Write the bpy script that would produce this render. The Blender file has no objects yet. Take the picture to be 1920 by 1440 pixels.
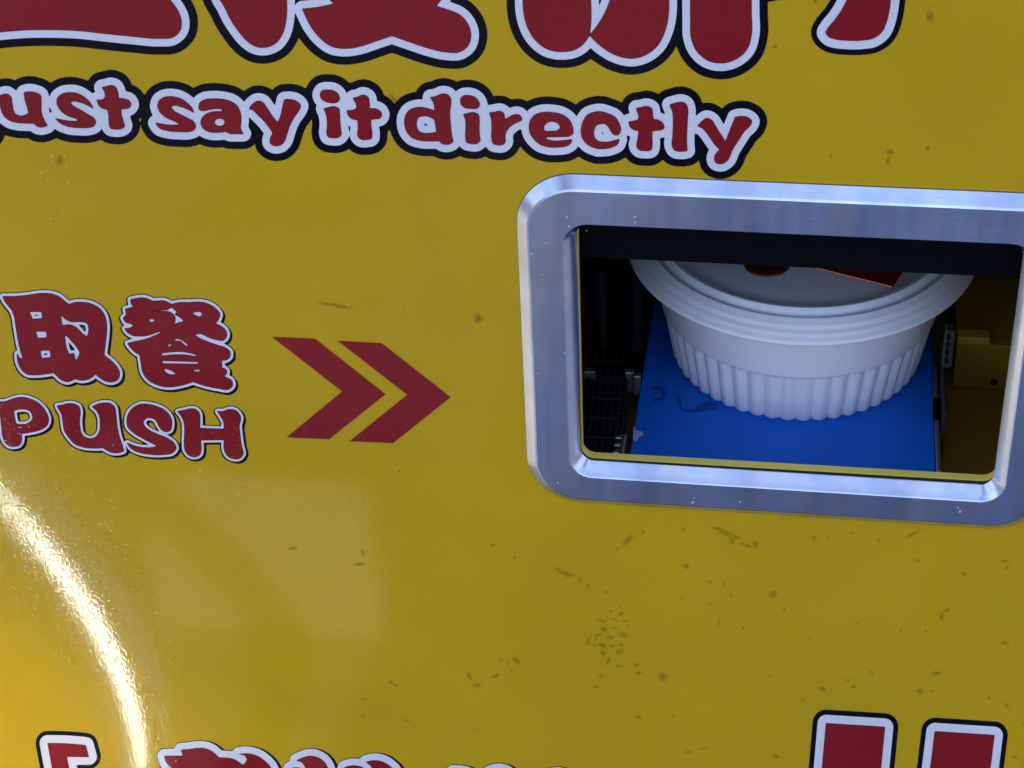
import bpy, math, random
import numpy as np
from mathutils import Vector, Matrix
from mathutils.geometry import tessellate_polygon

random.seed(7)
SC = bpy.context.scene
COL = SC.collection
R = math.radians

# ------------------------------------------------------------------ camera
FPX = 3873.0                                      # focal length in photo pixels (1920 wide)
W = np.array([[0.98900, 0.05600, -0.13680], [0.14290, -0.59920, 0.78780], [-0.03780, -0.79860, -0.60060]])
_u = np.linalg.svd(W); W = _u[0] @ _u[2]
CAM = np.array([0.13677788, -0.78775449, 1.60061192])
cd = bpy.data.cameras.new('camera')
cam = bpy.data.objects.new('camera', cd)
COL.objects.link(cam)
cd.sensor_width = 36.0
cd.lens = FPX / 1920.0 * 36.0
cd.clip_start = 0.01
cd.clip_end = 500
M = Matrix.Identity(4)
for i in range(3):
    M[i][0] = W[i][0]; M[i][1] = -W[i][1]; M[i][2] = -W[i][2]; M[i][3] = CAM[i]
cam.matrix_world = M
cd.dof.use_dof = False
SC.camera = cam

# ------------------------------------------------------------------ sky and sun
SUN_EL, SUN_AZ = 38.0, -8.0                       # azimuth from +Y (behind the machine) towards -X (left)
wd = bpy.data.worlds.new('World'); SC.world = wd; wd.use_nodes = True
nt = wd.node_tree; nt.nodes.clear()
sky = nt.nodes.new('ShaderNodeTexSky'); sky.sky_type = 'NISHITA'; sky.sun_disc = False
sky.sun_elevation = R(SUN_EL); sky.sun_rotation = R(SUN_AZ); sky.dust_density = 1.6; sky.ozone_density = 1.0
bg = nt.nodes.new('ShaderNodeBackground'); bg.inputs['Strength'].default_value = 0.15
wo = nt.nodes.new('ShaderNodeOutputWorld')
tc = nt.nodes.new('ShaderNodeTexCoord'); cn = nt.nodes.new('ShaderNodeTexNoise'); cn.inputs['Scale'].default_value = 2.2; cn.inputs['Detail'].default_value = 6
mpw = nt.nodes.new('ShaderNodeMapping'); mpw.inputs['Scale'].default_value = (1, 1, 2.2); nt.links.new(tc.outputs['Generated'], mpw.inputs[0]); nt.links.new(mpw.outputs[0], cn.inputs['Vector'])
cr = nt.nodes.new('ShaderNodeValToRGB'); cr.color_ramp.elements[0].position = .38; cr.color_ramp.elements[1].position = .66; nt.links.new(cn.outputs['Fac'], cr.inputs[0])
cm = nt.nodes.new('ShaderNodeMix'); cm.data_type = 'RGBA'; nt.links.new(cr.outputs[0], cm.inputs[0]); nt.links.new(sky.outputs[0], cm.inputs[6]); cm.inputs[7].default_value = (5.0, 6.1, 9.6, 1)
nt.links.new(cm.outputs[2], bg.inputs[0]); nt.links.new(bg.outputs[0], wo.inputs[0])
sd = bpy.data.lights.new('sun', 'SUN'); sd.energy = 4.6; sd.angle = R(0.53); sd.color = (1.0, 0.89, 0.70)
sun = bpy.data.objects.new('sun', sd); COL.objects.link(sun)
SDIR = Vector((math.sin(R(SUN_AZ)) * math.cos(R(SUN_EL)), math.cos(R(SUN_AZ)) * math.cos(R(SUN_EL)), math.sin(R(SUN_EL))))
sun.rotation_euler = SDIR.to_track_quat('Z', 'Y').to_euler()
sun.location = SDIR * 6
SC.view_settings.view_transform = 'Standard'
SC.view_settings.look = 'None'
SC.view_settings.exposure = 0.60
SC.view_settings.gamma = 1.0
SC.cycles.blur_glossy = 0.0
SC.cycles.sample_clamp_indirect = 40.0
SC.cycles.max_bounces = 8

# ------------------------------------------------------------------ helpers
def PY(px, py, y=0.0):
    v = W @ np.array([(px - 960) / FPX, (py - 720) / FPX, 1.0]); t = (y - CAM[1]) / v[1]
    return CAM + t * v
def PZ(px, py, z):
    v = W @ np.array([(px - 960) / FPX, (py - 720) / FPX, 1.0]); t = (z - CAM[2]) / v[2]
    return CAM + t * v

def empty(name, label, cat, loc=(0, 0, 0), group=None):
    o = bpy.data.objects.new(name, None); COL.objects.link(o); o.location = loc
    o['label'] = label; o['category'] = cat
    if group: o['group'] = group
    return o

def mesh(name, verts, faces, mat, parent=None, smooth=None, label=None):
    me = bpy.data.meshes.new(name)
    me.from_pydata([tuple(map(float, v)) for v in verts], [], [tuple(f) for f in faces])
    me.validate(); me.update()
    if mat: me.materials.append(mat)
    if smooth is not None:
        me.polygons.foreach_set('use_smooth', [True] * len(me.polygons))
        me.set_sharp_from_angle(angle=R(smooth))
    o = bpy.data.objects.new(name, me); COL.objects.link(o)
    if parent: o.parent = parent
    if label: o['label'] = label
    return o

class MB:
    def __init__(s): s.v = []; s.f = []
    def add(s, v, f):
        b = len(s.v); s.v += [tuple(map(float, p)) for p in v]; s.f += [tuple(i + b for i in q) for q in f]; return s
    def box(s, x0, x1, y0, y1, z0, z1, bev=0.0):
        if bev <= 0:
            v = [(x0, y0, z0), (x1, y0, z0), (x1, y1, z0), (x0, y1, z0), (x0, y0, z1), (x1, y0, z1), (x1, y1, z1), (x0, y1, z1)]
            f = [(0, 3, 2, 1), (4, 5, 6, 7), (0, 1, 5, 4), (1, 2, 6, 5), (2, 3, 7, 6), (3, 0, 4, 7)]
            return s.add(v, f)
        b = min(bev, (x1 - x0) / 2.01, (y1 - y0) / 2.01, (z1 - z0) / 2.01)
        def ring(i, z):
            return [(x0 + i + b0, y0 + i + b1, z) for b0, b1 in ()]
        def oct_(ins, z):
            a, c, d, e = x0 + ins, x1 - ins, y0 + ins, y1 - ins
            k = b * 0.6
            return [(a + k, d, z), (c - k, d, z), (c, d + k, z), (c, e - k, z), (c - k, e, z), (a + k, e, z), (a, e - k, z), (a, d + k, z)]
        L = [oct_(b, z0), oct_(0, z0 + b), oct_(0, z1 - b), oct_(b, z1)]
        v = sum(L, []); f = [tuple(reversed(range(8))), tuple(range(24, 32))]
        for k in range(3):
            for i in range(8):
                j = (i + 1) % 8
                f.append((k * 8 + i, k * 8 + j, k * 8 + 8 + j, k * 8 + 8 + i))
        return s.add(v, f)
    def cyl(s, a, b, r, n=20, r2=None, cap=True):
        a = Vector(a); b = Vector(b); r2 = r if r2 is None else r2
        d = (b - a).normalized(); u = d.orthogonal().normalized(); w = d.cross(u)
        v = []
        for c, rr in ((a, r), (b, r2)):
            for i in range(n):
                t = 2 * math.pi * i / n
                v.append(tuple(c + (u * math.cos(t) + w * math.sin(t)) * rr))
        f = [(i, (i + 1) % n, n + (i + 1) % n, n + i) for i in range(n)]
        if cap: f += [tuple(reversed(range(n))), tuple(range(n, 2 * n))]
        return s.add(v, f)
    def build(s, name, mat, parent=None, smooth=None, label=None):
        return mesh(name, s.v, s.f, mat, parent, smooth, label)

def rrect(x0, x1, z0, z1, r, n=10):
    p = []
    for cx, cz, a in ((x1 - r, z1 - r, 0), (x0 + r, z1 - r, 90), (x0 + r, z0 + r, 180), (x1 - r, z0 + r, 270)):
        for k in range(n + 1):
            t = R(a + 90 * k / n); p.append((cx + r * math.cos(t), cz + r * math.sin(t)))
    return p                                       # anticlockwise seen from the front

def loft(loops, closed_caps=False):
    n = len(loops[0]); v = sum([list(l) for l in loops], []); f = []
    for k in range(len(loops) - 1):
        for i in range(n):
            j = (i + 1) % n
            f.append((k * n + i, k * n + j, (k + 1) * n + j, (k + 1) * n + i))
    return v, f

def _inside(p, l):
    c = False; x, y = p
    for i in range(len(l)):
        (ax, ay), (bx, by) = l[i - 1], l[i]
        if (ay > y) != (by > y) and x < (bx - ax) * (y - ay) / (by - ay) + ax: c = not c
    return c
def fill(loops):
    """flat filled polygons (even-odd) in the xz plane: returns verts2d, tris; each outer ring is filled with its own holes"""
    loops = [[(float(p[0]), float(p[1])) for p in l] for l in loops]
    par = [[j for j in range(len(loops)) if j != i and _inside(loops[i][0], loops[j])] for i in range(len(loops))]
    v, out = [], []
    for i, l in enumerate(loops):
        if len(par[i]) % 2: continue
        grp = [l] + [loops[k] for k in range(len(loops)) if len(par[k]) == len(par[i]) + 1 and i in par[k]]
        fl = [p for q in grp for p in q]
        b = len(v); v += fl
        for a, c, d in tessellate_polygon([[Vector((p[0] * 1000, p[1] * 1000, 0)) for p in q] for q in grp]):
            A, B, C = fl[a], fl[c], fl[d]
            ar = (B[0] - A[0]) * (C[1] - A[1]) - (B[1] - A[1]) * (C[0] - A[0])
            if abs(ar) < 1e-14: continue
            out.append((a + b, c + b, d + b) if ar > 0 else (a + b, d + b, c + b))
    return v, out

# ------------------------------------------------------------------ node helpers
def mat(name, col=(.5, .5, .5), rough=.5, metal=0.0, spec=.5, coat=0.0, coat_r=.05):
    m = bpy.data.materials.new(name); m.use_nodes = True
    b = m.node_tree.nodes['Principled BSDF']
    b.inputs['Base Color'].default_value = (*col, 1); b.inputs['Roughness'].default_value = rough
    b.inputs['Metallic'].default_value = metal; b.inputs['Specular IOR Level'].default_value = spec
    b.inputs['Coat Weight'].default_value = coat; b.inputs['Coat Roughness'].default_value = coat_r
    return m
def nodes(m): return m.node_tree, m.node_tree.nodes['Principled BSDF']
def N(t, kind, **kw):
    n = t.nodes.new('ShaderNode' + kind)
    for k, v in kw.items():
        if k in n.inputs.keys() if hasattr(n.inputs, 'keys') else False: n.inputs[k].default_value = v
        else: setattr(n, k, v)
    return n
def geo(t, scale=(1, 1, 1), rot=(0, 0, 0)):
    g = t.nodes.new('ShaderNodeTexCoord'); mp = t.nodes.new('ShaderNodeMapping')
    mp.inputs['Scale'].default_value = scale; mp.inputs['Rotation'].default_value = rot
    t.links.new(g.outputs['Object'], mp.inputs[0]); return mp.outputs[0]
def noise(t, vec, scale, detail=3, rough=.55):
    n = t.nodes.new('ShaderNodeTexNoise'); n.inputs['Scale'].default_value = scale
    n.inputs['Detail'].default_value = detail; n.inputs['Roughness'].default_value = rough
    t.links.new(vec, n.inputs['Vector']); return n.outputs['Fac']
def ramp(t, fac, stops):
    r = t.nodes.new('ShaderNodeValToRGB'); t.links.new(fac, r.inputs[0])
    el = r.color_ramp.elements
    while len(el) < len(stops): el.new(0.5)
    for e, (p, c) in zip(el, stops):
        e.position = p; e.color = (c, c, c, 1) if not isinstance(c, tuple) else (*c, 1)
    return r.outputs[0]
def mixc(t, fac, a, b, mode='MIX'):
    m = t.nodes.new('ShaderNodeMix'); m.data_type = 'RGBA'; m.blend_type = mode
    for s, v in ((0, fac), (6, a), (7, b)):
        if hasattr(v, 'is_linked') or hasattr(v, 'links'): t.links.new(v, m.inputs[s])
        elif s == 0: m.inputs[0].default_value = v
        else: m.inputs[s].default_value = (*v, 1)
    return m.outputs[2]
def mth(t, op, a, b=None):
    m = t.nodes.new('ShaderNodeMath'); m.operation = op
    for s, v in ((0, a), (1, b)):
        if v is None: continue
        if hasattr(v, 'links'): t.links.new(v, m.inputs[s])
        else: m.inputs[s].default_value = v
    return m.outputs[0]
def bump(t, b, h, strength, dist, slot='Normal', prev=None):
    n = t.nodes.new('ShaderNodeBump'); n.inputs['Strength'].default_value = strength; n.inputs['Distance'].default_value = dist
    t.links.new(h, n.inputs['Height'])
    if prev is not None: t.links.new(prev, n.inputs['Normal'])
    t.links.new(n.outputs[0], b.inputs[slot]); return n.outputs[0]

# ------------------------------------------------------------------ materials
YEL = (0.590, 0.363, 0.004)
def film(name, col, peel=1.0):
    """printed vinyl film: slight orange peel under a glossy skin"""
    m = mat(name, col, .5, 0, .36, coat=.0)
    t, b = nodes(m)
    v = geo(t)
    f = ramp(t, noise(t, v, 9, 4), [(.3, .93), (.7, 1.05)])
    g = ramp(t, noise(t, v, 900, 2), [(.3, .96), (.7, 1.04)])
    c = mixc(t, 1.0, mixc(t, 1.0, col, f, 'MULTIPLY'), g, 'MULTIPLY')
    t.links.new(c, b.inputs['Base Color'])
    b.inputs['Roughness'].default_value = .035
    h1 = mth(t, 'ADD', noise(t, v, 600, 2, .5), ramp(t, noise(t, v, 520, 1), [(.60, 0.0), (.74, 1.0)]))
    n1 = bump(t, b, h1, .34 * peel, .00006)
    bump(t, b, noise(t, v, 45, 1), .10, .0001, prev=n1)
    return m
M_YEL = film('yellow_film', YEL)
M_RED = film('red_print', (0.265, 0.008, 0.012))
M_RIM = film('plum_print_edge', (0.085, 0.004, 0.035))
M_WHT = film('white_print', (0.78, 0.75, 0.77))
M_BLK = film('black_print', (0.003, 0.003, 0.007))
nodes(M_BLK)[1].inputs['Specular IOR Level'].default_value = .2
M_SIDE = mat('yellow_paint', (0.55, 0.33, 0.02), .4)
M_FLG = mat('yellow_cut_edge', (0.80, 0.62, 0.10), .35)

def brushed():
    m = mat('brushed_aluminium', (.76, .80, .90), .24, 1.0)
    t, b = nodes(m)
    v = geo(t)
    # grain marks, scratches, handling patches; bluish light-dark bands in the colour imitate reflections
    st = noise(t, geo(t, (1, 1, .06)), 120, 3)
    st2 = noise(t, geo(t, (1, 1, .12)), 28, 3)
    cl = noise(t, v, 40, 4)
    c = mixc(t, 1.0, mixc(t, 1.0, mixc(t, ramp(t, noise(t, geo(t, (1, 1, .25)), 60, 3), [(.35, 0.0), (.65, 1.0)]), (.58, .68, .88), (.72, .73, .80)), ramp(t, st2, [(.32, .74), (.68, 1.12)]), 'MULTIPLY'), ramp(t, cl, [(.3, .9), (.7, 1.08)]), 'MULTIPLY')
    t.links.new(c, b.inputs['Base Color'])
    r = mth(t, 'MULTIPLY_ADD', ramp(t, st, [(.3, 0.0), (.7, 1.0)]), .10)
    r.node.inputs[2].default_value = .17
    t.links.new(r, b.inputs['Roughness'])
    w = t.nodes.new('ShaderNodeTexNoise'); w.inputs['Scale'].default_value = 1.0; w.inputs['Detail'].default_value = 2
    t.links.new(geo(t, (60, 60, 900), (0, R(38), 0)), w.inputs['Vector'])
    n1 = bump(t, b, st, .10, .0002)
    bump(t, b, ramp(t, w.outputs['Fac'], [(.64, 0.0), (.70, 1.0)]), .16, .0001, prev=n1)
    b.inputs['Anisotropic'].default_value = .3
    return m
M_ALU = brushed()
M_STEEL = mat('polished_steel', (.78, .78, .78), .12, 1.0)
M_GASKET = mat('dark_gap_sealant', (.02, .022, .025), .7)
M_SIDE_J = mat('joint_dust', (.16, .10, .03), .8)
M_BLACK = mat('black_plastic', (.003, .003, .005), .7, 0, .05)
M_BLACKG = mat('black_nylon', (.007, .007, .008), .5, 0, .15)
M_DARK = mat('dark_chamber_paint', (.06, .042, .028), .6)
M_ZINC = mat('zinc_bracket', (.34, .33, .31), .4, .9)
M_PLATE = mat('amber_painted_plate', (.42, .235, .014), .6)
M_TERM = mat('dark_green_terminal', (.020, .020, .011), .6)
M_BLUE = mat('blue_tray_plastic', (.004, .10, .62), .5, 0, .25)
t, b = nodes(M_BLUE)
v = geo(t)
t.links.new(mixc(t, ramp(t, noise(t, v, 30, 4), [(.35, 0.0), (.75, .5)]), (.001, .125, .60), (.001, .095, .42)), b.inputs['Base Color'])
bump(t, b, noise(t, v, 400, 3), .08, .0004)
M_MARK = mat('dark_print_mark', (.004, .05, .29), .5, 0, .25)
M_SCUFF = mat('white_scuff', (.30, .40, .62), .7)
M_FOAM = mat('white_pp_plastic', (.80, .80, .83), .33)
t, b = nodes(M_FOAM)
b.inputs['Subsurface Weight'].default_value = .12; b.inputs['Subsurface Radius'].default_value = (.004, .004, .004)
bump(t, b, noise(t, geo(t), 500, 3), .06, .0003)
M_PACK = mat('red_foil_packet', (.17, .010, .005), .35)
t, b = nodes(M_PACK)
bump(t, b, noise(t, geo(t), 70, 3), .3, .001)
M_PACKE = mat('orange_packet_seam', (.75, .22, .10), .35)
M_TAB = mat('dark_red_button', (.06, .006, .006), .4)

M_GROUND = mat('paving', (.33, .29, .24), .85)
t, b = nodes(M_GROUND)
v = geo(t)
br = t.nodes.new('ShaderNodeTexBrick'); t.links.new(v, br.inputs['Vector'])
br.inputs['Scale'].default_value = 1.0; br.inputs['Brick Width'].default_value = .3; br.inputs['Row Height'].default_value = .15
br.inputs['Mortar Size'].default_value = .004
br.inputs['Color1'].default_value = (.155, .165, .215, 1); br.inputs['Color2'].default_value = (.125, .135, .18, 1); br.inputs['Mortar'].default_value = (.08, .075, .075, 1)
t.links.new(mixc(t, 1.0, br.outputs['Color'], ramp(t, noise(t, v, 14, 5), [(.3, .8), (.7, 1.15)]), 'MULTIPLY'), b.inputs['Base Color'])
bump(t, b, noise(t, v, 90, 4), .4, .003)

# ------------------------------------------------------------------ ground
g = mesh('ground', [(-60, -60, 0), (60, -60, 0), (60, 60, 0), (-60, 60, 0)], [(0, 1, 2, 3)], M_GROUND)
g['kind'] = 'structure'
M_CONC = mat('pale_concrete', (.44, .37, .28), .85)
t, b = nodes(M_CONC); v = geo(t)
t.links.new(ramp(t, noise(t, v, 8, 6), [(.3, (.38, .32, .24)), (.7, (.50, .43, .33))]), b.inputs['Base Color']); bump(t, b, noise(t, v, 120, 4), .3, .002)
p_ = MB().box(-9, -.86, -.75, 9, -.02, .03, .004).build('pavement', M_CONC); p_['kind'] = 'structure'

# ------------------------------------------------------------------ vending machine: cabinet and front panel
VM = empty('vending_machine', 'yellow food vending machine with red lettering and an aluminium framed pickup window', 'vending machine', (0, 0, 0))
X0, X1, Z1, YB = -0.42, 0.66, 2.0, 0.78
c = MB()
c.box(X0, X0 + .02, .002, YB, 0.05, Z1); c.box(X1 - .02, X1, .002, YB, 0.05, Z1)
c.box(X0 + .02, X1 - .02, YB - .02, YB, 0.05, Z1); c.box(X0 + .02, X1 - .02, .002, YB - .02, Z1 - .02, Z1); c.box(X0 + .02, X1 - .02, .002, YB - .02, 0.05, .07)
c.build('cabinet', M_SIDE, VM)
for xx in (X0 + .08, X1 - .08):
    for yy in (.08, YB - .08): MB().cyl((xx, yy, 0), (xx, yy, .05), .025).build('foot', M_BLACK, VM)

outer = [(X1, .05), (X1, Z1), (X0, Z1), (X0, .05)]
mm = .001
hole = rrect(31 * mm, 234 * mm, 953 * mm, 1096 * mm, 9 * mm)
v2, tr = fill([outer, hole])
nv = len(v2)
verts = [(p[0], 0, p[1]) for p in v2] + [(p[0], .0015, p[1]) for p in v2]
faces = list(tr) + [(a + nv, c_ + nv, b_ + nv) for a, b_, c_ in tr]
def rim(a0, n_):
    for i in range(n_):
        j = (i + 1) % n_; faces.append((a0 + i, a0 + i + nv, a0 + j + nv, a0 + j))
rim(0, 4); rim(4, nv - 4)
panel = mesh('front_panel', verts, faces, M_YEL, VM)

# ------------------------------------------------------------------ window frame
def L3(y, *a, n=12): return [(x, y, z) for x, z in rrect(*[k * mm for k in a], n=n)]
F_ = -.0054
loops = [L3(-.0001, 6.2, 259.2, 928.6, 1120.0, 27), L3(-.0009, 6.0, 259.4, 928.4, 1120.2, 27.2), L3(-.0050, 10.9, 254.5, 933.8, 1115.0, 22.6),
         L3(F_, 11.9, 253.5, 934.8, 1113.9, 21.6), L3(F_, 27.3, 237.9, 948.6, 1096.9, 12.0), L3(F_ + .0003, 27.9, 237.3, 949.2, 1096.6, 11.4),
         L3(-.0032, 29.9, 235.2, 951.4, 1095.6, 9.5), L3(-.0030, 30.1, 235.0, 951.6, 1095.5, 9.3), L3(.0002, 32.7, 232.4, 954.7, 1094.3, 7.0), L3(.0006, 32.9, 232.5, 954.9, 1094.2, 6.9)]
v, f = loft(loops)
mesh('window_frame', v, f, M_ALU, VM, smooth=14)
jl = [L3(-.00006, 5.7, 259.7, 928.0, 1120.4, 27.3), L3(-.00006, 8, 257.5, 931, 1118, 25)]
v, f = loft(jl); mesh('frame_joint', v, f, M_SIDE_J, VM)
gl = [L3(.0016, 31.0, 236.0, 953.0, 1097.0, 7.5), L3(.0017, 33.0, 234.0, 955.5, 1095.5, 6)]
v, f = loft(gl); mesh('sealant', v, f, M_GASKET, VM)
def tilt(loop):                                    # the cut-out sits a little askew behind the frame
    return [(x, y, z + (.0007 * (x - .034) / .2 if z < 1.02 else 0)) for x, y, z in loop]
loops = [tilt(L3(.0018, *a)) for a in ((33.0, 234.0, 955.3, 1096.2, 6.8), (33.4, 233.7, 955.7, 1095.9, 6.4))]
loops += [tilt(L3(.0062, 33.4, 233.7, 955.7, 1095.9, 6.4)), tilt(L3(.0068, 33.0, 234.0, 955.2, 1096.2, 6.8)), tilt(L3(.0068, 27, 240, 949, 1102, 12))]
v, f = loft(loops); mesh('opening_flange', v, f, M_FLG, VM, smooth=30)

# ------------------------------------------------------------------ chamber behind the window
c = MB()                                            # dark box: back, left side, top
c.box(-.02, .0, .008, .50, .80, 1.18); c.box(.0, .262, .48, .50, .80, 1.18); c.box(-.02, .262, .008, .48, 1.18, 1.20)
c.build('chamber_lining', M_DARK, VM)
c = MB()
c.box(.258, .262, .008, .48, .80, 1.18)
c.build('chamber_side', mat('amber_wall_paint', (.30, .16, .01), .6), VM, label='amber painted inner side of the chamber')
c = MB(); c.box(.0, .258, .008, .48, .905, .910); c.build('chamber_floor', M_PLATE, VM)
c = MB(); c.box(.002, .256, .0105, .0165, 1.0683, 1.14, .0006); c.build('shutter', M_BLACK, VM, label='raised black shutter across the top of the window')
sl = PZ(1800, 630, .945)
c = MB(); c.box(sl[0] - .001, .2575, sl[1], .30, .9105, .9400, .0006); c.build('floor_step', M_PLATE, VM)
hb = PY(1863, 716, sl[1]); c = MB(); c.cyl((hb[0], sl[1] - .0004, hb[2]), (hb[0], sl[1] + .001, hb[2]), .0020, 20); c.build('grommet', M_BLACK, VM)
c = MB(); c.box(sl[0] - .001, sl[0] + .016, sl[1] - .0008, sl[1] + .0075, .9402, .9448, .0006); c.build('bracket', mat('amber_strip_lit', (.62, .40, .04), .4), VM, label='yellow metal strip on the amber step, coloured brighter for caught light')  # brighter colour stands in for light caught on this edge

# tray
TZ = .940
xl, xr = .0545, .2072
c = MB(); c.box(xl, xr, .0245, .225, TZ - .004, TZ, .0006)
tray = c.build('tray', M_BLUE, VM, label='blue plastic tray under the bowl')
c = MB(); c.box(xr + .0002, xr + .0028, .0245, .215, TZ - .010, TZ + .0014, .0006)
c.build('rail', M_ZINC, tray)
c = MB(); p = PZ(1757, 772, TZ + .002); c.box(p[0] - .002, p[0] + .003, p[1] - .006, p[1] + .008, TZ - .001, TZ + .005, .0006); c.build('clip', M_BLACK, tray)
def flat(name, pts, z, m, parent, th=.0002):
    q = [tuple(PZ(px, py, z)[:2]) for px, py in pts]
    v2, tr = fill([q]); n = len(v2)
    vv = [(p[0], p[1], z + th) for p in v2] + [(p[0], p[1], z) for p in v2]
    ff = list(tr) + [(i, i + n, (i + 1) % n + n, (i + 1) % n) for i in range(n)]
    return mesh(name, vv, ff, m, parent)
flat('printed_leaf', [(1268, 748), (1273, 742), (1279, 752), (1277, 760), (1284, 767), (1300, 769), (1312, 758), (1330, 751), (1346, 757), (1342, 768), (1318, 771), (1292, 774), (1276, 768)], TZ, M_MARK, tray)
flat('printed_ring', [(1216, 728), (1232, 724), (1246, 730), (1250, 742), (1242, 751), (1226, 752), (1222, 748), (1238, 746), (1243, 738), (1234, 730), (1220, 732)], TZ, M_MARK, tray)
flat('scuff', [(1188, 800), (1194, 808), (1204, 810), (1208, 814), (1198, 820), (1192, 828), (1187, 824)], TZ, M_SCUFF, tray)

# drag chain and brackets on the left of the tray
ch = bpy.data.objects.new('cable_chain', None); COL.objects.link(ch); ch.parent = VM; ch['label'] = 'black cable chain beside the blue tray'
link0 = None
for k in range(9):
    y0 = .018 + k * .0165
    if link0 is None:
        c = MB(); w = .0185
        c.box(.0, w, 0, .0145, -.012, -.0015, .0008)
        for i in range(5):
            c.box(.0012 + i * .0036, .0032 + i * .0036, .0015, .012, -.0012, .0012, .0004)
        c.box(-.0012, .0, .001, .016, -.013, .001, .0003); c.box(w, w + .0012, .001, .016, -.013, .001, .0003)
        link0 = c.build('link', M_BLACKG, ch); o = link0
    else:
        o = link0.copy(); COL.objects.link(o); o.parent = ch
    o.location = (.0305 - k * .0008, y0, TZ + .004)
for (px, py, r, h, nm) in ((1121, 640, .0028, .055, 'guide_rod'), (1186, 640, .0032, .060, 'guide_rod')):
    p = PZ(px, 690, TZ + .005); c = MB(); c.cyl((p[0], p[1] + .02, TZ - .02), (p[0], p[1] + .02, TZ + h), r, 20)
    c.build(nm, M_BLACKG, VM, smooth=30)
for a in ((1094, 690, 1117, 697), (1172, 692, 1189, 699), (1188, 703, 1201, 706)):
    p, q = PZ(a[0], a[3], TZ + .008), PZ(a[2], a[1], TZ + .008)
    c = MB(); c.box(p[0], q[0], p[1], p[1] + .004, TZ - .005, TZ + .008, .0004); c.build('bracket_tab', M_ZINC, VM)
p = PZ(1158, 835, TZ + .006); c = MB()
c.box(p[0] + .0015, p[0] + .0035, .0125, p[1] + .010, TZ - .004, TZ + .006, .0004)
for i in range(4): c.box(p[0] - .002, p[0] + .0015, .013 + i * .006, .016 + i * .006, TZ + .002, TZ + .0058, .0004)
c.build('steel_clip', M_ZINC, VM)
c = MB(); c.box(.0125, .0175, .1, .104, .93, 1.07, .0005); c.box(.0175, .060, .16, .163, .93, 1.045, .0005); c.build('mounting_post', M_BLACK, VM)
c = MB(); c.box(.2104, .2122, .055, .120, .912, .955, .0005).build('side_bracket', M_TERM, VM)
p0, p1 = PY(1766, 690, .055), PY(1792, 622, .055)
tb = MB().box(p0[0], p1[0], .055, .062, p0[2], p1[2], .0006).build('terminal_block', M_TERM, VM)
for k in range(4):
    z_ = p0[2] + .0035 + k * (p1[2] - p0[2] - .004) / 4
    MB().box(p0[0] + .001, p1[0] - .0025, .0538, .0552, z_, z_ + .0035, .0003).build('terminal_pin', M_BLACK, tb)

# ------------------------------------------------------------------ printed lettering (flat film, traced as curves)
def parse(txt, o, s):
    pts = []
    for w in txt.split():
        c = w.endswith('c'); a = w.rstrip('c').split(',')
        pts.append((o[0] + float(a[0]) / s[0], o[1] + float(a[1]) / s[1], c))
    return pts
def smooth_path(pts, sub=5):
    n = len(pts); out = []
    for i in range(n):
        p1, p2 = pts[i], pts[(i + 1) % n]
        p0 = pts[i - 1] if not p1[2] else None
        p3 = pts[(i + 2) % n] if not p2[2] else None
        a = np.array(p1[:2]); b = np.array(p2[:2])
        if p0 is None and p3 is None: out.append(tuple(a)); continue
        d = np.linalg.norm(b - a)
        def tan(pm, p, pp):
            u = np.array(p[:2]) - np.array(pm[:2]); w = np.array(pp[:2]) - np.array(p[:2])
            lu, lw = np.linalg.norm(u) + 1e-6, np.linalg.norm(w) + 1e-6
            return (u / lu * lw + w / lw * lu) / (lu + lw)
        m1 = tan(p0, p1, p2) * d if p0 is not None else None
        m2 = tan(p1, p2, p3) * d if p3 is not None else None
        if m1 is None: m1 = 1.5 * (b - a) - .5 * m2
        if m2 is None: m2 = 1.5 * (b - a) - .5 * m1
        for k in range(sub):
            t = k / sub; t2, t3 = t * t, t * t * t
            out.append(tuple((2 * t3 - 3 * t2 + 1) * a + (t3 - 2 * t2 + t) * m1 + (-2 * t3 + 3 * t2) * b + (t3 - t2) * m2))
    return out
def sdf(loops, X, Y):
    """signed distance (photo pixels) of an even-odd shape on a grid"""
    D = np.full(X.shape, 1e9); ins = np.zeros(X.shape, bool)
    for l in loops:
        P = np.array(l); Q = np.roll(P, -1, 0)
        for (ax, ay), (bx, by) in zip(P, Q):
            dx, dy = bx - ax, by - ay; L = dx * dx + dy * dy
            if L < 1e-9: continue
            t = np.clip(((X - ax) * dx + (Y - ay) * dy) / L, 0, 1)
            D = np.minimum(D, (X - ax - t * dx) ** 2 + (Y - ay - t * dy) ** 2)
            if ay != by:
                ins ^= ((ay > Y) != (by > Y)) & (X < (bx - ax) * (Y - ay) / (by - ay) + ax)
    D = np.sqrt(D); return np.where(ins, -D, D)
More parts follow.
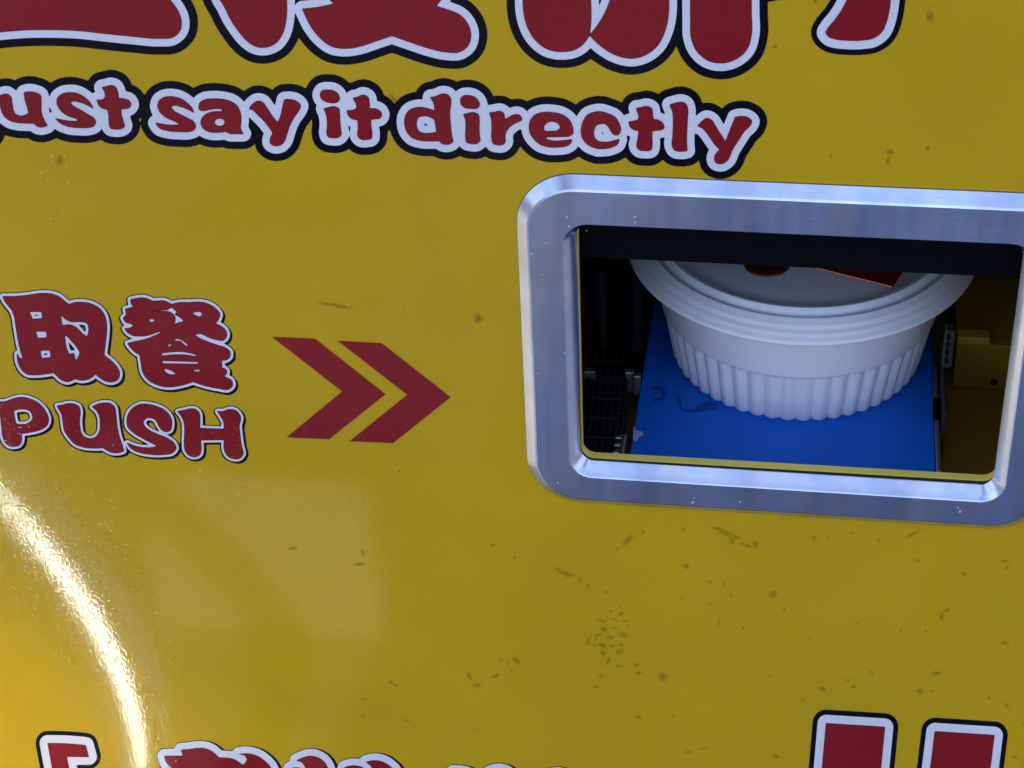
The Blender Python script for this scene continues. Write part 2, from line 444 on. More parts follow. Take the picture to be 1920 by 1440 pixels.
class Field:
    def __init__(s, x0, y0, x1, y1, h=2.0):
        s.xs = np.arange(x0, x1 + h, h); s.ys = np.arange(y0, y1 + h, h); s.h = h
        s.D = np.full((len(s.ys), len(s.xs)), 60.0)
    def add(s, loops, pad=42, dx=0, dy=0):
        A = np.array([p for l in loops for p in l]); h = s.h
        i0 = max(0, int((A[:, 0].min() + dx - pad - s.xs[0]) / h)); i1 = min(len(s.xs), int((A[:, 0].max() + dx + pad - s.xs[0]) / h) + 2)
        j0 = max(0, int((A[:, 1].min() + dy - pad - s.ys[0]) / h)); j1 = min(len(s.ys), int((A[:, 1].max() + dy + pad - s.ys[0]) / h) + 2)
        if i1 <= i0 or j1 <= j0: return
        X, Y = np.meshgrid(s.xs[i0:i1] - dx, s.ys[j0:j1] - dy)
        s.D[j0:j1, i0:i1] = np.minimum(s.D[j0:j1, i0:i1], sdf(loops, X, Y))
    def contour(s, lev):
        G = s.D - lev; G = np.where(np.abs(G) < 1e-6, 1e-6, G)
        G[0, :] = G[-1, :] = 9; G[:, 0] = G[:, -1] = 9
        I = G < 0; cell = I[:-1, :-1].astype(int) + I[:-1, 1:] * 2 + I[1:, 1:] * 4 + I[1:, :-1] * 8
        js, is_ = np.nonzero((cell > 0) & (cell < 15))
        def pt(e):
            j, i, d = e
            if d == 0: a, b_ = G[j, i], G[j, i + 1]; return (s.xs[i] + s.h * a / (a - b_), s.ys[j])
            a, b_ = G[j, i], G[j + 1, i]; return (s.xs[i], s.ys[j] + s.h * a / (a - b_))
        T = {1: ((3, 0),), 2: ((0, 1),), 3: ((3, 1),), 4: ((1, 2),), 5: ((3, 0), (1, 2)), 6: ((0, 2),), 7: ((3, 2),), 8: ((2, 3),), 9: ((2, 0),), 10: ((0, 1), (2, 3)), 11: ((2, 1),), 12: ((1, 3),), 13: ((1, 0),), 14: ((0, 3),)}
        nx = {}
        for j, i in zip(js, is_):
            E = ((j, i, 0), (j, i + 1, 1), (j + 1, i, 0), (j, i, 1))
            for a, b_ in T[cell[j, i]]: nx[E[a]] = E[b_]
        loops = []
        while nx:
            k, v_ = nx.popitem(); l = [k]; 
            while v_ != k and v_ in nx:
                l.append(v_); v_ = nx.pop(v_)
            if len(l) > 5: loops.append([pt(e) for e in l])
        return loops
def set_fade(o, n=13):
    at = o.data.attributes.new('fade', 'FLOAT', 'POINT')
    for i in range(len(o.data.vertices)): at.data[i].value = 1.0 if i % n == 0 else 0.0
def on_panel(name, loops, y, m, parent, label=None):
    L = [[(lambda q: (q[0], q[2]))(PY(px, py, 0)) for px, py in l] for l in loops]
    v2, tr = fill(L)
    return mesh(name, [(p[0], y, p[1]) for p in v2], tr, m, parent, label=label)

FR = {'A': ((0, 120), (6, 6)), 'B': ((260, 120), (5.647, 5.647)), 'C': ((560, 120), (6, 6)), 'D': ((820, 140), (6, 6)), 'E': ((1120, 140), (5.647, 5.647)),
      'F': ((0, 0), (4, 4)), 'G': ((480, 0), (4, 4)), 'H': ((940, 0), (4, 4)), 'I': ((1360, 0), (4.8, 4.8)), 'J': ((0, 530), (7.2, 7.2)), 'K': ((210, 530), (6.546, 6.546)),
      'L': ((0, 720), (8, 8)), 'M': ((220, 720), (7.385, 7.385)), 'N': ((500, 600), (5.333, 5.333)), 'O': ((40, 1350), (8, 8)), 'P': ((270, 1360), (7.11, 7.11)),
      'Q': ((520, 1360), (7.11, 7.11)), 'R': ((780, 1380), (5.647, 5.647)), 'S': ((1480, 1310), (4.364, 4.364))}
def glyph(spec):
    """spec: 'A pts | A pts' - loops separated by |, frame letter first; '@X' switches frame inside a loop"""
    out = []
    for part in spec.split('|'):
        w = part.split(); fr = FR[w[0]]; pts = []
        for q in w[1:]:
            if q[0] == '@': fr = FR[q[1]]; continue
            pts += parse(q, *fr)
        out.append(smooth_path(pts))
    return out

def lettering(name, glyphs, white, black, box, shift=None, label=None, letter='letter', bshift=None, rim=1.0, letter_labels=None):
    G = [glyph(s) for s in glyphs]
    Fd = Field(*box)
    for q in G: Fd.add(q)
    Fb = Fd
    if bshift:
        Fb = Field(*box); Fb.D = Fd.D.copy()
        for dx, dy in bshift:
            for q in G: Fb.add(q, dx=dx, dy=dy)
    root = on_panel(name, Fb.contour(black), -.00012, M_BLK, VM, label)
    on_panel('white_outline', Fd.contour(white), -.00024, M_WHT, root)
    on_panel('plum_edge', Fd.contour(rim), -.00034, M_RIM, root)
    for i, q in enumerate(G):
        on_panel(letter, q, -.00044, M_RED, root, (letter_labels or {}).get(i))
    return root

HEAD = [
 'F -80,-60c 1240,-60c 1290,15 1330,70 1360,150 1352,225 1300,275 1200,285 1000,270 800,250 600,228 400,220 200,222 0,238 -80,248c',
 'F 1630,-60c 1650,-10 1685,50 1730,140 1790,230 1850,300 1920,345 @G 70,352 150,320 200,250 225,150 230,0 224,-60c',
 'G 350,65c 450,55 590,25c 555,-5 490,-80c 1440,-80c 1400,-20 1350,45c 1450,75 1530,110 1590,180 1612,260 1590,340 1530,385 1430,388 1300,360 1150,310 1020,265c 900,305 780,345 660,360 570,345 480,280 410,190 370,110',
 'H 165,-40c 168,80 190,180 250,290 340,362 450,385 560,365 630,310 662,258c 672,150 668,-40c',
 'H 664,262c 720,190 780,90 830,-40c 1255,-40c 1255,80 1230,220 1170,340 1080,410 980,435 860,410 750,345',
 'H 1420,-100c 1420,150 1425,280 1460,370 1540,445 1650,470 1760,440 1840,370 1875,260 1875,100 1872,-88c 2300,-168c 2300,-300c 1420,-300c',
]
lettering('heading_text', HEAD, 15.3, 31.0, (-60, -80, 1520, 170), label='huge red characters with white and black outlines cropped by the top of the picture')
lettering('heading_comma', ['I 1110,-40c 1080,30 1000,160 920,260 905,290 930,325 1000,350 1080,358 1230,358 1330,340 1410,280 1450,190 1475,80 1488,-40c'],
          17.0, 28.0, (1480, -60, 1740, 140), label='curved red comma at the end of the heading')
SLOGAN = [
 'A -175,400c -110,380 -95,420 -95,560 -100,720 -140,800 -230,860c -200,700 -180,560',
 'A -25,360c 20,345 80,335 122,365 138,440 150,510 175,560 220,580 270,578 325,550c 310,480 285,400 275,320c 300,312 400,320 455,345 465,420 465,520 485,600 535,688c 470,706 420,695 390,665c 330,662 200,655 110,630 50,580 20,520 0,440 -10,400',
 'A 630,610c 700,625 800,640 910,640c 860,610 760,575 680,510 645,440 650,380 700,335 780,318 870,328 950,370 1010,425 1050,495c 980,455 900,425 820,415 795,430 830,470 900,510 1000,570 1060,610 1078,650 1060,690 1010,708 900,712 760,695 680,660',
 'A 1150,260c 1200,250 1250,238 1300,255 1325,310 1335,385c 1400,390 1455,410 1475,460 1450,490 1400,498 1360,502c 1370,580 1390,650 1400,700 1370,722 1300,728 1245,715 1230,650 1225,560 1210,505c 1150,490 1110,450 1095,400c 1130,402 1175,388c 1188,345 1175,300',
 'B 185,620c 260,635 360,645 445,640c 400,610 300,565 225,500 205,430 225,380 280,348 350,342 440,362 520,415 570,470 585,510c 520,475 440,445 370,435 345,450 370,490 440,530 520,570 585,610 605,650 590,690 540,710 430,712 300,700 220,670',
 'B 640,450 650,410 690,380 780,365 880,370 980,395 1050,450 1080,520 1085,600 1080,680 1108,735c 1030,735 960,730 930,712c 850,720 760,715 700,690 665,640 665,590 700,540 760,510 840,500 920,505c 880,475 820,468 740,480 680,490 645,478|B 803,612 820,580 860,572 900,582 917,612 900,645 860,655 820,645',
 'B 1172,470c 1210,420 1260,390 1310,400 1350,450 1410,540 1475,620c 1500,560 1525,460 1545,375c 1600,372 1670,390 1715,440 1690,500 1640,570 1600,650 1570,740 1540,820 1500,855 1430,858 1395,830 1395,790 1425,730c 1400,690 1330,600 1250,520 1210,482',
 'C 245,340 265,300 330,288 400,300 450,345 460,390 435,425 370,432 300,415 255,380|C 285,500c 340,485 410,478 450,495 462,560 465,650 475,740 480,790 450,820 380,825 335,815 320,780 325,700 320,600 300,530',
 'C 615,378c 660,370 730,345 780,370 795,430 795,500c 860,500 915,525 935,570 915,605 860,612 812,620c 815,700 825,790 820,830 770,845 700,840 670,810 672,720 665,620c 600,610 560,570 545,520c 590,520 650,500c 652,450 630,410',
 'C 1485,372c 1550,360 1620,332 1680,345 1712,390 1710,460 1700,540 1705,640 1715,740 1725,820 1735,870 1700,895 1640,898 1600,880 1585,860c 1480,862 1370,855 1280,825 1220,760 1195,680 1200,590 1245,520 1320,488 1410,488 1480,505 1530,525c 1530,470 1510,410|C 1325,660 1345,600 1400,580 1470,588 1530,620c 1545,700 1555,765c 1480,775 1400,775 1350,750 1330,710',
 'D 262,285 285,240 340,230 410,245 460,290 475,340 450,372 380,375 310,365 272,330|D 295,445c 350,430 420,425 460,445 472,500 470,600 475,680 480,740 450,768 380,770 330,755 320,700 322,600 318,500',
 'D 588,425c 640,420 700,408 745,430 755,470 765,505c 800,480 860,450 910,445 945,475 950,505 910,525 860,550 800,600 770,650 762,710 765,750 740,780 680,785 630,770 615,720 615,600 610,500',
 'D 1035,600 1050,510 1100,450 1180,422 1290,422 1400,445 1480,500 1520,580 1522,660 1490,685 1400,692 1290,695 1205,695c 1240,725 1310,742 1420,738 1512,725c 1505,760 1460,795 1370,810 1250,808 1150,775 1080,710 1045,650|D 1195,610 1210,560 1260,525 1320,525 1370,555 1385,595 1350,625 1280,632 1215,630',
 'D 1620,650 1640,530 1690,450 1770,418 1860,415 @E 100,405 180,440 230,510 245,590 225,630 185,635 150,600 120,550 80,515 45,508 @D 1860,543 1795,560 1762,620 1765,690 1800,740 1870,755 @E 100,712 160,700 232,680c 215,730 150,765 60,780 0,780 @D 1850,828 1760,815 1680,770 1635,710',
 'E 415,350c 460,345 530,332 575,355 585,410 590,470c 650,480 695,515 705,560 680,580 630,585 580,592c 578,660 580,750 570,790 500,800 445,790 420,760 430,680 440,590c 390,580 350,550 335,495c 380,490 435,475c 440,430 425,390',
 'E 770,315c 820,300 890,288 935,305 955,350 955,450 950,550 945,680 950,800c 880,808 820,795 795,750 800,650 805,500 800,400',
 'E 1065,540c 1110,490 1160,458 1205,475 1250,540 1300,620 1358,710c 1385,640 1420,550 1460,450c 1520,438 1590,450 1635,490 1620,530 1560,590 1500,680 1430,790 1370,910 1310,940 1250,920 1240,880 1300,790c 1250,740 1180,640 1110,560',
]
lettering('slogan_text', SLOGAN, 14.8, 29.0, (-60, 110, 1460, 350), label='line of small rounded red letters reading just say it directly')
CJK = [
 'J 40,182c 200,182 380,165 560,140 680,145 790,180 870,240 930,290c 1010,265 1120,260 1240,285 1340,340 1410,430 1440,540 1440,680 1420,850 1405,975c 1490,1040 1570,1120 1615,1210 1600,1290 1540,1330 1450,1330 1370,1290 1290,1225c 1230,1280 1140,1310 1060,1305 1015,1290c 960,1320 900,1330 830,1305 770,1250 730,1210c 600,1230 470,1240 370,1230 290,1160 245,1060 236,955c 265,1010 320,1035c 285,930 250,780 220,600 190,430 165,370 110,300 60,230'
 '|J 395,385c 565,385c 580,480c 440,490c|J 480,650c 630,650c 640,740c 510,745c|J 540,910c 680,905c 690,1005c 565,1020c'
 '|J 820,410c 880,480 960,520 1100,522 1180,545 1200,600 1180,730c 1110,680 1030,600 950,565 845,580c 830,500|J 875,680c 950,760 1030,850 1085,940c 1060,1000 1020,1060c 1000,950c 930,960c 895,860',
 'K 230,205c 300,190 370,182 440,195 500,225c 570,220 640,220 690,240 735,265c 800,245 950,240 1080,235 1190,260 1280,320 1325,390 1310,440 1265,500c 1340,530 1400,590 1410,650 1370,700 1290,695 1200,670 1130,635 1085,620 1010,640c 1080,680 1200,730 1300,765 1400,800 1450,850 1445,910 1410,940 1345,945c 1350,1040c 1410,1080 1400,1120 1320,1140c 1400,1160 1470,1200 1480,1260 1440,1300 1300,1290 1150,1260 1000,1210c 850,1255 700,1275 560,1250 450,1190 380,1090 360,980 345,880c 290,850 230,790 195,740c 300,715 400,695 520,650 600,610 625,585c 560,600 450,640 340,650 250,640 190,600 160,560c 240,545 265,525 240,500 170,480 140,430c 175,390 165,320c 270,295c 240,250'
 '|K 505,325c 680,325c 735,295c 805,355c 775,385c 840,420 895,475c 800,495 740,530c 775,470 770,410 740,375 690,350c 510,345c|K 965,370c 1020,355 1100,358 1105,400 1070,420c|K 425,440c 550,440c 520,470 485,490c'
 '|K 755,715c 800,680 850,695 960,785c 910,775 830,715 780,715c|K 655,790c 720,735c 745,775c|K 600,860c 980,862 1030,880 1055,915c 980,895 610,895c|K 610,950c 1065,965c 1070,998c 620,990c|K 625,1045c 700,1060 800,1120c 720,1125 660,1100c|K 940,1050c 1040,1060 1110,1050c 1070,1090 1010,1085c']
lettering('pickup_characters', CJK, 5.8, 7.2, (-30, 530, 470, 760), bshift=((3.2, 3.4), (1.2, 1.6), (-1.5, 1.2)), label='pair of red Chinese characters above the word PUSH')
PUSH = [
 'L -60,258c 0,262 90,258 150,235 240,205 340,195 440,215 560,270 650,350 710,450 730,540 700,620 620,675 500,710 380,730 320,740c 325,850 290,910 220,930 140,920 80,870 45,780 30,650 10,480 -10,350|L 205,392c 380,372 450,395 490,465 492,522 445,572 245,598c 222,500',
 'L 860,320c 940,310 1020,290 1110,295 1180,330 1205,400 1195,520 1200,640 1225,740 1280,795 1370,815 1440,790 1490,720 1508,600 1495,480 1450,390 1385,335c 1460,300 1560,280 1650,285 1720,340 1740,450 1755,600 1790,780 1830,900 1860,1000c 1780,1025 1680,1020 1610,990 1550,950c 1400,955 1250,940 1130,895 1040,800 970,690 945,550 930,450 890,380',
 'M 140,810c 230,850 350,875 480,875 570,855c 500,820 380,760 230,670 150,590 135,500 160,400 230,320 330,275 430,278 560,310 670,370 740,460 755,560 730,640 670,655 620,630 570,560 530,490 480,465 400,470 360,520 380,580 450,640 580,700 700,750 790,820 815,880 770,945 650,970 480,970 320,945 200,890',
 'M 840,375c 920,360 1010,340 1080,345 1135,400 1145,480 1140,610c 1480,620c 1475,520 1440,450 1390,375c 1470,375 1540,350 1620,355 1680,400 1710,470 1690,560 1700,700 1720,850 1740,970 1700,1020 1600,1025 1530,990 1490,920 1485,765c 1150,770c 1160,900 1145,970 1090,1000 1010,990 950,930 930,800 935,650 925,520 890,440']
lettering('push_text', PUSH, 5.2, 6.6, (-30, 720, 500, 890), bshift=((3.4, 3.0), (1.5, 1.2), (-1.4, 1.0)), label='red word PUSH with thin white outline')
for s, lb in (('N 50,165c 485,185c 1190,740c 625,1190c 200,1172c 755,712c', 'left dark red chevron'), ('N 710,205c 1150,230c 1840,770c 1265,1230c 830,1210c 1405,745c', 'right dark red chevron')):
    on_panel('chevron', glyph(s), -.0002, M_RED, VM, label=lb)
lettering('corner_bracket_mark', ['O 400,345c 700,352 965,375c 1010,545c 680,540c 720,740c 850,1300c 600,1300c 470,720c'], 15.5, 23.0, (40, 1340, 260, 1500), label='red corner bracket mark at the bottom left')
LOW = ['P 275,405c 530,405c 500,325c 600,318 740,300 860,320 940,370 1000,430c 1100,430 1200,450 1270,490 1320,530c 1375,440 1350,400 1270,380c 1400,375 1520,410 1620,480 1690,560 1720,800c 380,800c 370,555c 300,480',
       'Q 180,572c 250,560 330,572c 350,800c 160,800c|Q 260,465c 340,430 440,405 550,430 630,490 670,560 690,800c 420,800c 380,560 320,480',
       'Q 900,558c 1000,535 1140,562 1180,600 1190,800c 900,800c|Q 1190,485c 1300,465 1420,490 1510,550 1560,600 1580,800c 1300,800c 1270,560',
       'R 395,380c 600,435 620,600c 350,600c', 'R 760,400 870,362 980,395 1050,480c 1050,600c 700,600c 700,440', 'R 1380,450 1500,402 1600,440 1650,600c 1350,600c']
lettering('lower_text', LOW[:3], 13.5, 14.6, (240, 1340, 900, 1500), bshift=((4.5, 0.5), (2.0, 0.2)), label='red characters with white outline cropped by the bottom of the picture')
for q_, l_ in zip(LOW[3:], ('left', 'middle', 'right')): lettering('lower_character', [q_], 13.5, 14.6, (760, 1340, 1180, 1500), bshift=((4.5, 0.5), (2.0, 0.2)), label=l_ + ' of three white outlined character tops at the bottom edge')
for q_, l_ in (('S 302,200c 780,230c 705,1000c 232,1000c', 'left thick red upright stroke at the bottom right'), ('S 1192,266c 1676,297c 1588,1000c 1102,1000c', 'right thick red upright stroke in the bottom right corner')):
    lettering('exclamation_stroke', [q_], 16.2, 25.5, (1490, 1310, 1930, 1510), label=l_)

# ------------------------------------------------------------------ dirt on the film
M_DIRT = mat('grime', (.17, .105, .008), .6)
t, b = nodes(M_DIRT)
tr_ = t.nodes.new('ShaderNodeBsdfTransparent'); mx = t.nodes.new('ShaderNodeMixShader'); out = t.nodes['Material Output']
at = t.nodes.new('ShaderNodeAttribute'); at.attribute_name = 'fade'
a = mth(t, 'MULTIPLY', ramp(t, noise(t, geo(t), 700, 3), [(.34, .25), (.62, 1.0)]), ramp(t, at.outputs['Fac'], [(.05, 0.0), (.80, .50)]))
t.links.new(a, mx.inputs[0]); t.links.new(tr_.outputs[0], mx.inputs[1]); t.links.new(b.outputs[0], mx.inputs[2]); t.links.new(mx.outputs[0], out.inputs['Surface'])
dv, df = [], []
def fleck(px, py, rx, ry, ang=0, jag=.35):
    if px > 960 and 320 < py < 990 and jag != 0: return
    n = 12; c0 = PY(px, py, 0); base = len(dv); dv.append((c0[0], -.00005, c0[2]))
    for k in range(n):
        t_ = 2 * math.pi * k / n; q = 1 + random.uniform(-jag, jag)
        a_ = R(ang); x, y = 1.35 * rx * q * math.cos(t_), 1.35 * ry * q * math.sin(t_)
        p = PY(px + x * math.cos(a_) - y * math.sin(a_), py + x * math.sin(a_) + y * math.cos(a_), 0)
        dv.append((p[0], -.00005, p[2]))
    for k in range(n): df.append((base, base + 1 + (k + 1) % n, base + 1 + k))
for a in [(1158,1029,2.5,7,5),(1178,1012,14,6,-38),(1206,998,4,7,30),(1222,988,4,3,0),(1258,980,7,6,0),(1281,993,4,3,0),(1345,991,12,4,15),(1362,1000,14,5,15),(1380,1007,10,4,10),
          (1372,1015,8,5,60),(1398,1022,16,4,12),(1416,1020,7,5,60),(1424,973,8,4,0),(1457,981,8,5,0),(1050,1070,18,4,28),(1066,1077,12,5,20),(1087,1088,5,3,30),(1103,1098,3,6,10),(1136,1110,4,3,0),
          (1288,1061,7,5,0),(1450,1114,8,6,0),(1471,1144,4,4,0),(1371,1115,3,5,0),(1331,1091,4,3,0),(1358,1096,3,4,0),(1334,1133,4,2.5,0),(1347,1168,3,7,20),(1394,1178,3,3,0),(1278,1122,3,3,0),
          (1123,1162,5,3,0),(1131,1165,5,2.5,0),(1146,1146,5,2.5,20),(1172,1164,6,2.5,-10),(1178,1172,3,3,0),(1152,1178,10,2.5,18),(1132,1180,6,8,10),(1122,1190,7,3,0),(1104,1200,3,8,20),(1103,1207,8,2.5,0),
          (1116,1198,3,6,0),(1145,1196,8,5,0),(1168,1190,7,6,0),(1130,1210,10,4,20),(1147,1211,7,2.5,10),(1165,1209,5,3,0),(1130,1224,5,6,0),(1141,1238,4,9,20),(1160,1248,5,3,0),(1166,1150,6,3,-30),(1115,1212,6,3,30),(1150,1160,12,2,15),(1160,1222,10,4,-20),
          (880,1268,4,8,-20),(895,1285,7,5,10),(931,1266,11,4,-30),(940,1238,4,3,0),(952,1241,3,5,0),(968,1238,7,6,30),(958,1257,3,3,0),(740,1284,10,3,40),(732,1278,4,3,0),(682,1310,4,2.5,30),(680,1344,3,3,0),(762,1351,5,3,0),
          (548,1028,9,4,0),(680,1036,3,7,-20),(674,1058,14,3,0),(749,884,4,2.5,0),(964,920,3,3,0),(926,1022,6,3,0),(965,1046,3,3,0),(1244,1270,9,8,0),(1126,1267,4,4,0),(1116,1288,4,4,0),(1200,1262,8,3,0),(1195,1246,6,3,0),
          (1526,1009,5,5,0),(1553,1007,3,3,0),(1596,1000,5,3,0),(1648,1014,3,5,-20),(1712,1001,16,3,-28),(1720,1051,6,3,0),(1808,1077,8,3,30),(1775,1144,6,4,-40),(1765,1155,4,8,0),(1690,1182,4,3,0),(1736,1183,4,3,0),(1517,1197,4,3,0),
          (1607,1168,3,3,0),(1633,1261,5,4,0),(1589,1275,4,3,0),(1600,1288,4,4,0),(1542,1292,8,5,0),(1757,1262,9,5,0),(1724,1295,9,7,0),(1747,1296,4,3,0),(1883,1206,7,4,0),(1855,1308,4,4,0),(1887,1323,3,6,-30),(1443,1268,3,3,0),
          (1882,1052,8,2.5,0),(1889,1065,5,3,0),(1903,1420,5,3,0),(1917,1357,3,3,0),(1506,1312,4,2.5,0),(1197,1345,7,4,0),(1262,1343,5,3,0),(1291,1410,7,3,-10),(1317,1403,10,2,-15),(1455,1418,8,4,0),
          (620,570,30,3,5),(645,576,22,3,5),(898,597,11,9,0),(112,300,8,10,0),(740,190,6,14,-30),(1018,343,3,3,0),(1668,285,9,7,0),(1739,278,6,5,0),(1665,301,4,8,20),(1558,292,3,4,0),(1454,87,5,4,0),(1743,30,7,12,0),(1530,3,5,5,0)]:
    fleck(*a)
rr = random.Random(3)
for k in range(18):
    fleck(rr.uniform(700, 1900), rr.uniform(980, 1430) if k % 6 else rr.uniform(200, 900), rr.uniform(1, 2.6), rr.uniform(.8, 2.0), rr.uniform(0, 180))
d = mesh('grime', dv, df, M_DIRT, panel); d['kind'] = 'stuff'; set_fade(d)
dv, df = [], []
M_SPECK = mat('pale_dust_speck', (.62, .50, .10), .6)
for k in range(44):
    if k < 26: fleck(rr.gauss(110, 16) if k % 2 else rr.gauss(400, 22), rr.uniform(280, 480) if k % 2 else rr.uniform(880, 990), rr.uniform(.8, 1.6), rr.uniform(1, 2.8), 0)
    else: fleck(rr.uniform(480, 1900), rr.uniform(180, 1400), rr.uniform(.8, 1.6), rr.uniform(.8, 2), 0)
d = mesh('dust_specks', dv, df, M_SPECK, panel); d['kind'] = 'stuff'

dv, df = [], []
for px, py, q in ((1067, 424, 2.2), (1063, 407, 1.6), (1190, 407, 2.4), (1191, 417, 2.0), (1100, 432, 1.2), (997, 476, 2.0), (1059, 662, 2.0), (1024, 455, 1.4), (1299, 942, 2.2), (1302, 934, 1.4), (1388, 941, 2.0), (1800, 959, 2.2), (1796, 952, 1.6), (1017, 515, 1.5), (1008, 700, 1.2), (1046, 905, 1.8)):
    p = PY(px, py, F_); n = 8; base = len(dv); dv.append((p[0], F_ - .00006, p[2]))
    for k in range(n):
        a_ = 2 * math.pi * k / n; z_ = PY(px + q * rr.uniform(.6, 1.2) * math.cos(a_), py + q * rr.uniform(.6, 1.2) * math.sin(a_), F_); dv.append((z_[0], F_ - .00006, z_[2]))
    for k in range(n): df.append((base, base + 1 + (k + 1) % n, base + 1 + k))
d = mesh('metal_specks', dv, df, mat('pale_fleck', (.62, .64, .72), .5), bpy.data.objects['window_frame']); d['kind'] = 'stuff'

# ------------------------------------------------------------------ food bowl
BX, BY = .1345, .126
BOWL = empty('food_bowl', 'white round lidded takeaway bowl with ribbed sides on the blue tray', 'bowl', (BX, BY, TZ))
def lathe(prof, n=200, rib=None, cap0=False, cap1=False):
    v, f = [], []
    for k, (r, z) in enumerate(prof):
        for i in range(n):
            t_ = 2 * math.pi * i / n; rr_ = r + (rib(t_, z) if rib else 0)
            v.append((rr_ * math.cos(t_), rr_ * math.sin(t_), z))
    for k in range(len(prof) - 1):
        for i in range(n):
            j = (i + 1) % n; f.append((k * n + i, k * n + j, (k + 1) * n + j, (k + 1) * n + i))
    if cap0: f.append(tuple(reversed(range(n))))
    if cap1: f.append(tuple(range((len(prof) - 1) * n, len(prof) * n)))
    return v, f
NR = 49
def rib(t_, z):
    a = 1.0
    zt = .0335
    if z > zt: return 0
    a = min(1, (zt - z) / .0022) ** .6
    w = abs(math.sin(t_ * NR / 2))
    return -.0022 * a * (1 - w ** .9) - .0007 * a
RB, SL = .0672, .175
prof = [(.0620, 0), (.0662, .0004), (.0671, .0018)] + [(RB + SL * (z - .002), z) for z in np.linspace(.004, .030, 9)]
prof += [(RB + SL * (z - .002), z) for z in (.0313, .0323, .033, .03345, .0336, .0340, .040, .048, .056, .0640)] + [(.0800, .0655), (.0870, .0660)]
v, f = lathe(prof, NR * 12, rib, cap0=True)
mesh('bowl_body', v, f, M_FOAM, BOWL, smooth=50)
prof = [(.0790, .0650), (.0880, .0652), (.0897, .0656), (.0903, .0664), (.0902, .0674), (.0896, .0682), (.0887, .0687), (.0878, .0695), (.0871, .0706), (.0863, .0712), (.0855, .0715), (.0847, .0725), (.0841, .0735), (.0833, .0741), (.0825, .0745), (.0817, .0755), (.0808, .0760), (.0799, .0758),
        (.0791, .0748), (.0786, .0728), (.0781, .0722), (.0777, .0730), (.0768, .0764), (.0752, .0782), (.0730, .0780), (.0712, .0770), (.0700, .0764), (.0640, .0762), (.0400, .0764), (.0002, .0765)]
v, f = lathe(prof, 220, cap1=True)
lid = mesh('lid', v, f, M_FOAM, BOWL, smooth=40)
p = PZ(1438, 490, .94 + .078)
v, f = lathe([(.0118, .0), (.0116, .0012), (.010, .0020), (.004, .0023), (.0002, .0023)], 48, cap1=True)
o = mesh('button', [(a + p[0] - BX, b_ + p[1] - BY, c_ + .0762) for a, b_, c_ in v], f, M_TAB, lid, smooth=40, label='dark red round mark on the lid')

PK = empty('sauce_packet', 'flat red packet lying at an angle on the bowl lid', 'packet', (0, 0, 0))
zc = TZ + .0785
A_ = Vector(PZ(1673, 541, zc)); A_.z = 0
ux = (Vector(PZ(1520, 503, zc)) - Vector(PZ(1673, 541, zc))); ux.z = 0; ux.normalize(); uy = Vector((-ux.y, ux.x, 0)); uy = uy if uy.y > 0 else -uy
A_ = Vector((A_.x, A_.y, 0)); PK.location = (A_.x, A_.y, zc)
v, f = [], []
nx_, ny_ = 14, 10; Lx, Ly = .075, .055
for side in (1, -1):
    for j in range(ny_ + 1):
        for i in range(nx_ + 1):
            s, q = i / nx_, j / ny_; h = .0004 + .0014 * (math.sin(math.pi * min(1, max(0, s))) * math.sin(math.pi * q)) ** .5 * (1 if side > 0 else .2)
            P = ux * (s * Lx) + uy * (q * Ly); v.append((P.x, P.y, side * h + .0006))
n1 = (nx_ + 1) * (ny_ + 1)
flip = ux.cross(uy).z < 0
for sgn, b0 in ((0, 0), (1, n1)):
    for j in range(ny_):
        for i in range(nx_):
            a = b0 + j * (nx_ + 1) + i; q = (a, a + 1, a + nx_ + 2, a + nx_ + 1)
            f.append(q if (sgn == 0) != flip else tuple(reversed(q)))
for i in range(nx_): f.append((i, i + 1, n1 + i + 1, n1 + i))
for j in range(ny_): a = j * (nx_ + 1); f.append((a, a + nx_ + 1, n1 + a + nx_ + 1, n1 + a))
mesh('packet_body', v, f, M_PACK, PK, smooth=40)
c = MB()
q0 = uy * -.0003; q1 = ux * .066 + uy * -.0003
c.cyl((q0.x, q0.y, .0012), (q1.x, q1.y, .0012), .00045, 8); c.build('packet_seam', M_PACKE, PK, smooth=60)

# ------------------------------------------------------------------ unseen things added before the machine for reflections and bounced sun in the film
def tube(path, r, n=24, sub=6):
    P = [Vector(p) for p in path]; Q = []
    for i in range(len(P) - 1):
        p0 = P[i - 1] if i else P[i] * 2 - P[i + 1]; p3 = P[i + 2] if i + 2 < len(P) else P[i + 1] * 2 - P[i]
        for k in range(sub):
            t = k / sub; Q.append(.5 * ((2 * P[i]) + (P[i + 1] - p0) * t + (2 * p0 - 5 * P[i] + 4 * P[i + 1] - p3) * t * t + (3 * P[i] - p0 - 3 * P[i + 1] + p3) * t ** 3))
    Q.append(P[-1]); v, f = [], []; u = None
    for i, q in enumerate(Q):
        d = (Q[min(i + 1, len(Q) - 1)] - Q[max(i - 1, 0)]).normalized()
        u = d.orthogonal().normalized() if u is None else (u - d * u.dot(d)).normalized(); w = d.cross(u)
        for k in range(n): a = 2 * math.pi * k / n; v.append(tuple(q + (u * math.cos(a) + w * math.sin(a)) * r))
    for i in range(len(Q) - 1):
        for k in range(n): j = (k + 1) % n; f.append((i * n + k, i * n + j, (i + 1) * n + j, (i + 1) * n + k))
    return v, f
M_HOOP = mat('satin_steel_tube', (.80, .88, .96), .21, 1.0)
HP = empty('glint_hoop', 'bent satin steel tube hoop added out of view for its sun glint in the panel', 'hoop', (0, 0, 0))  # made-up object, its sun highlight gives the streak in the film
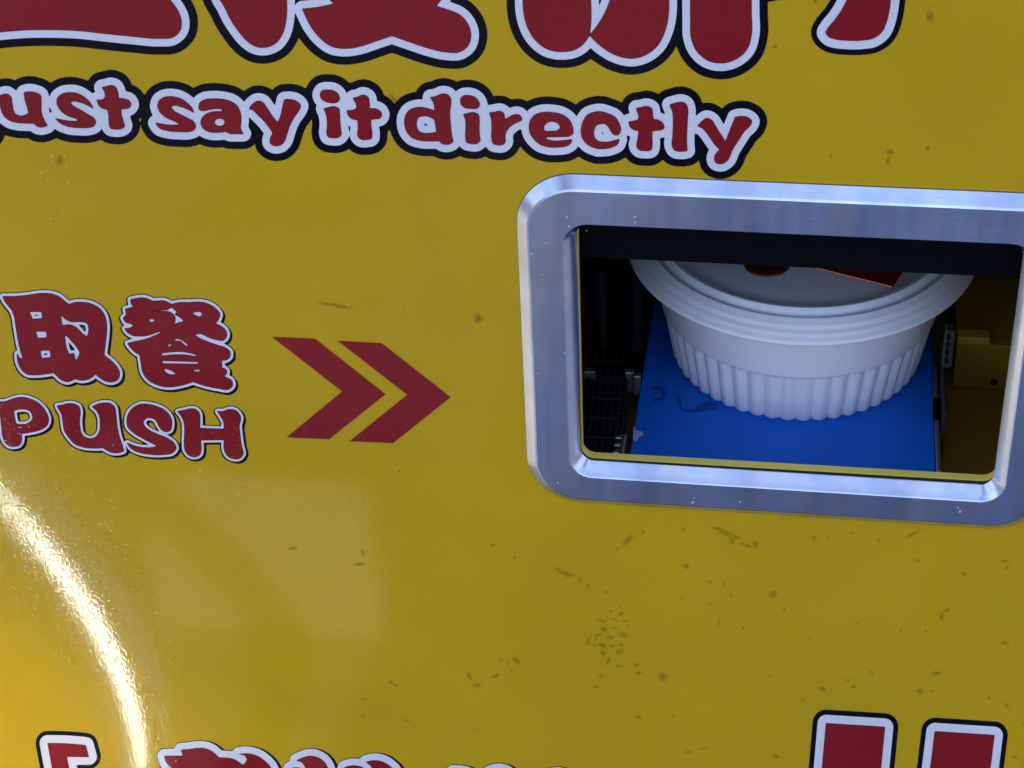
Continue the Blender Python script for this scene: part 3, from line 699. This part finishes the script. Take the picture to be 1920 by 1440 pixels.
pth = [(-0.4304, -0.42419999999999997, 0.0), (-0.4314, -0.42619999999999997, 0.0888), (-0.4344, -0.4362, 0.1614), (-0.4357, -0.4546, 0.1825), (-0.4404, -0.4726, 0.2037), (-0.4486, -0.4902, 0.225), (-0.4599, -0.5074, 0.2464), (-0.4744, -0.5242, 0.268), (-0.4919, -0.5407, 0.2896), (-0.5123, -0.5569, 0.3114), (-0.5354, -0.5728, 0.3333), (-0.5612, -0.5884, 0.3554), (-0.5896, -0.6037, 0.3775), (-0.6204, -0.6188, 0.3998), (-0.7, -0.66, 0.45), (-0.8, -0.69, 0.44), (-0.87, -0.7, 0.34), (-0.89, -0.7, 0.2), (-0.89, -0.7, 0.0)]
v, f = tube(pth, .034); mesh('tube', v, f, M_HOOP, HP, smooth=60)
for p in (pth[0], pth[-1]): MB().cyl((p[0], p[1], 0), (p[0], p[1], .008), .06, 32).build('base_plate', M_HOOP, HP, smooth=30)
M_BOARD = mat('satin_steel_sheet', (.60, .54, .36), .25, 1.0)
BD = empty('bounce_board', 'unseen satin steel board on two thin legs, added to throw sunlight on the panel', 'board', (-.80, -.50, 0))  # added reflector, throws a sun glow on the panel's lower left
BD.rotation_euler = (0, 0, 0)
nrm = (SDIR + (Vector((-.36, 0, .68)) - Vector((-.80, -.50, 1.05))).normalized()).normalized(); ux = Vector((nrm.y, -nrm.x, 0)).normalized(); uz = ux.cross(nrm)
if uz.z < 0: uz = -uz
cc = Vector((0, 0, 1.05)); hw, hh = .12, .14; v = []
for dd in (0, -.012):
    for a, b_ in ((-hw, -hh), (hw, -hh), (hw, hh), (-hw, hh)): v.append(tuple(cc + ux * a + uz * b_ + nrm * dd))
mesh('sheet', v, [(3, 2, 1, 0), (4, 5, 6, 7), (0, 1, 5, 4), (1, 2, 6, 5), (2, 3, 7, 6), (3, 0, 4, 7)], M_BOARD, BD)
for a in (-.11, .11):
    p = cc + ux * a - nrm * .02; MB().cyl((p.x, p.y, 0), (p.x - nrm.x * .02, p.y - nrm.y * .02, 1.2), .01, 12).build('leg', M_BLACK, BD)

M_BOX = mat('grey_card', (.62, .60, .58), .8)
CR = empty('reflection_carton', 'unseen flat grey carton added for its pale reflection in the panel', 'carton', (0, 0, 0))  # made-up object, placed for the pale patch it reflects in the film
cx0, cx1, cy0, cy1, ch_ = -.56, -.297, -.875, -.83, .235
c = MB(); c.box(cx0, cx1, cy0, cy1, 0.0, ch_ - .012, .003); c.build('carton_body', M_BOX, CR)
c = MB(); c.box(cx0 - .006, cx1 + .006, cy0 - .006, cy1 + .004, ch_ - .011, ch_, .003); c.build('carton_lid', mat('brown_card', (.16, .12, .08), .8), CR)
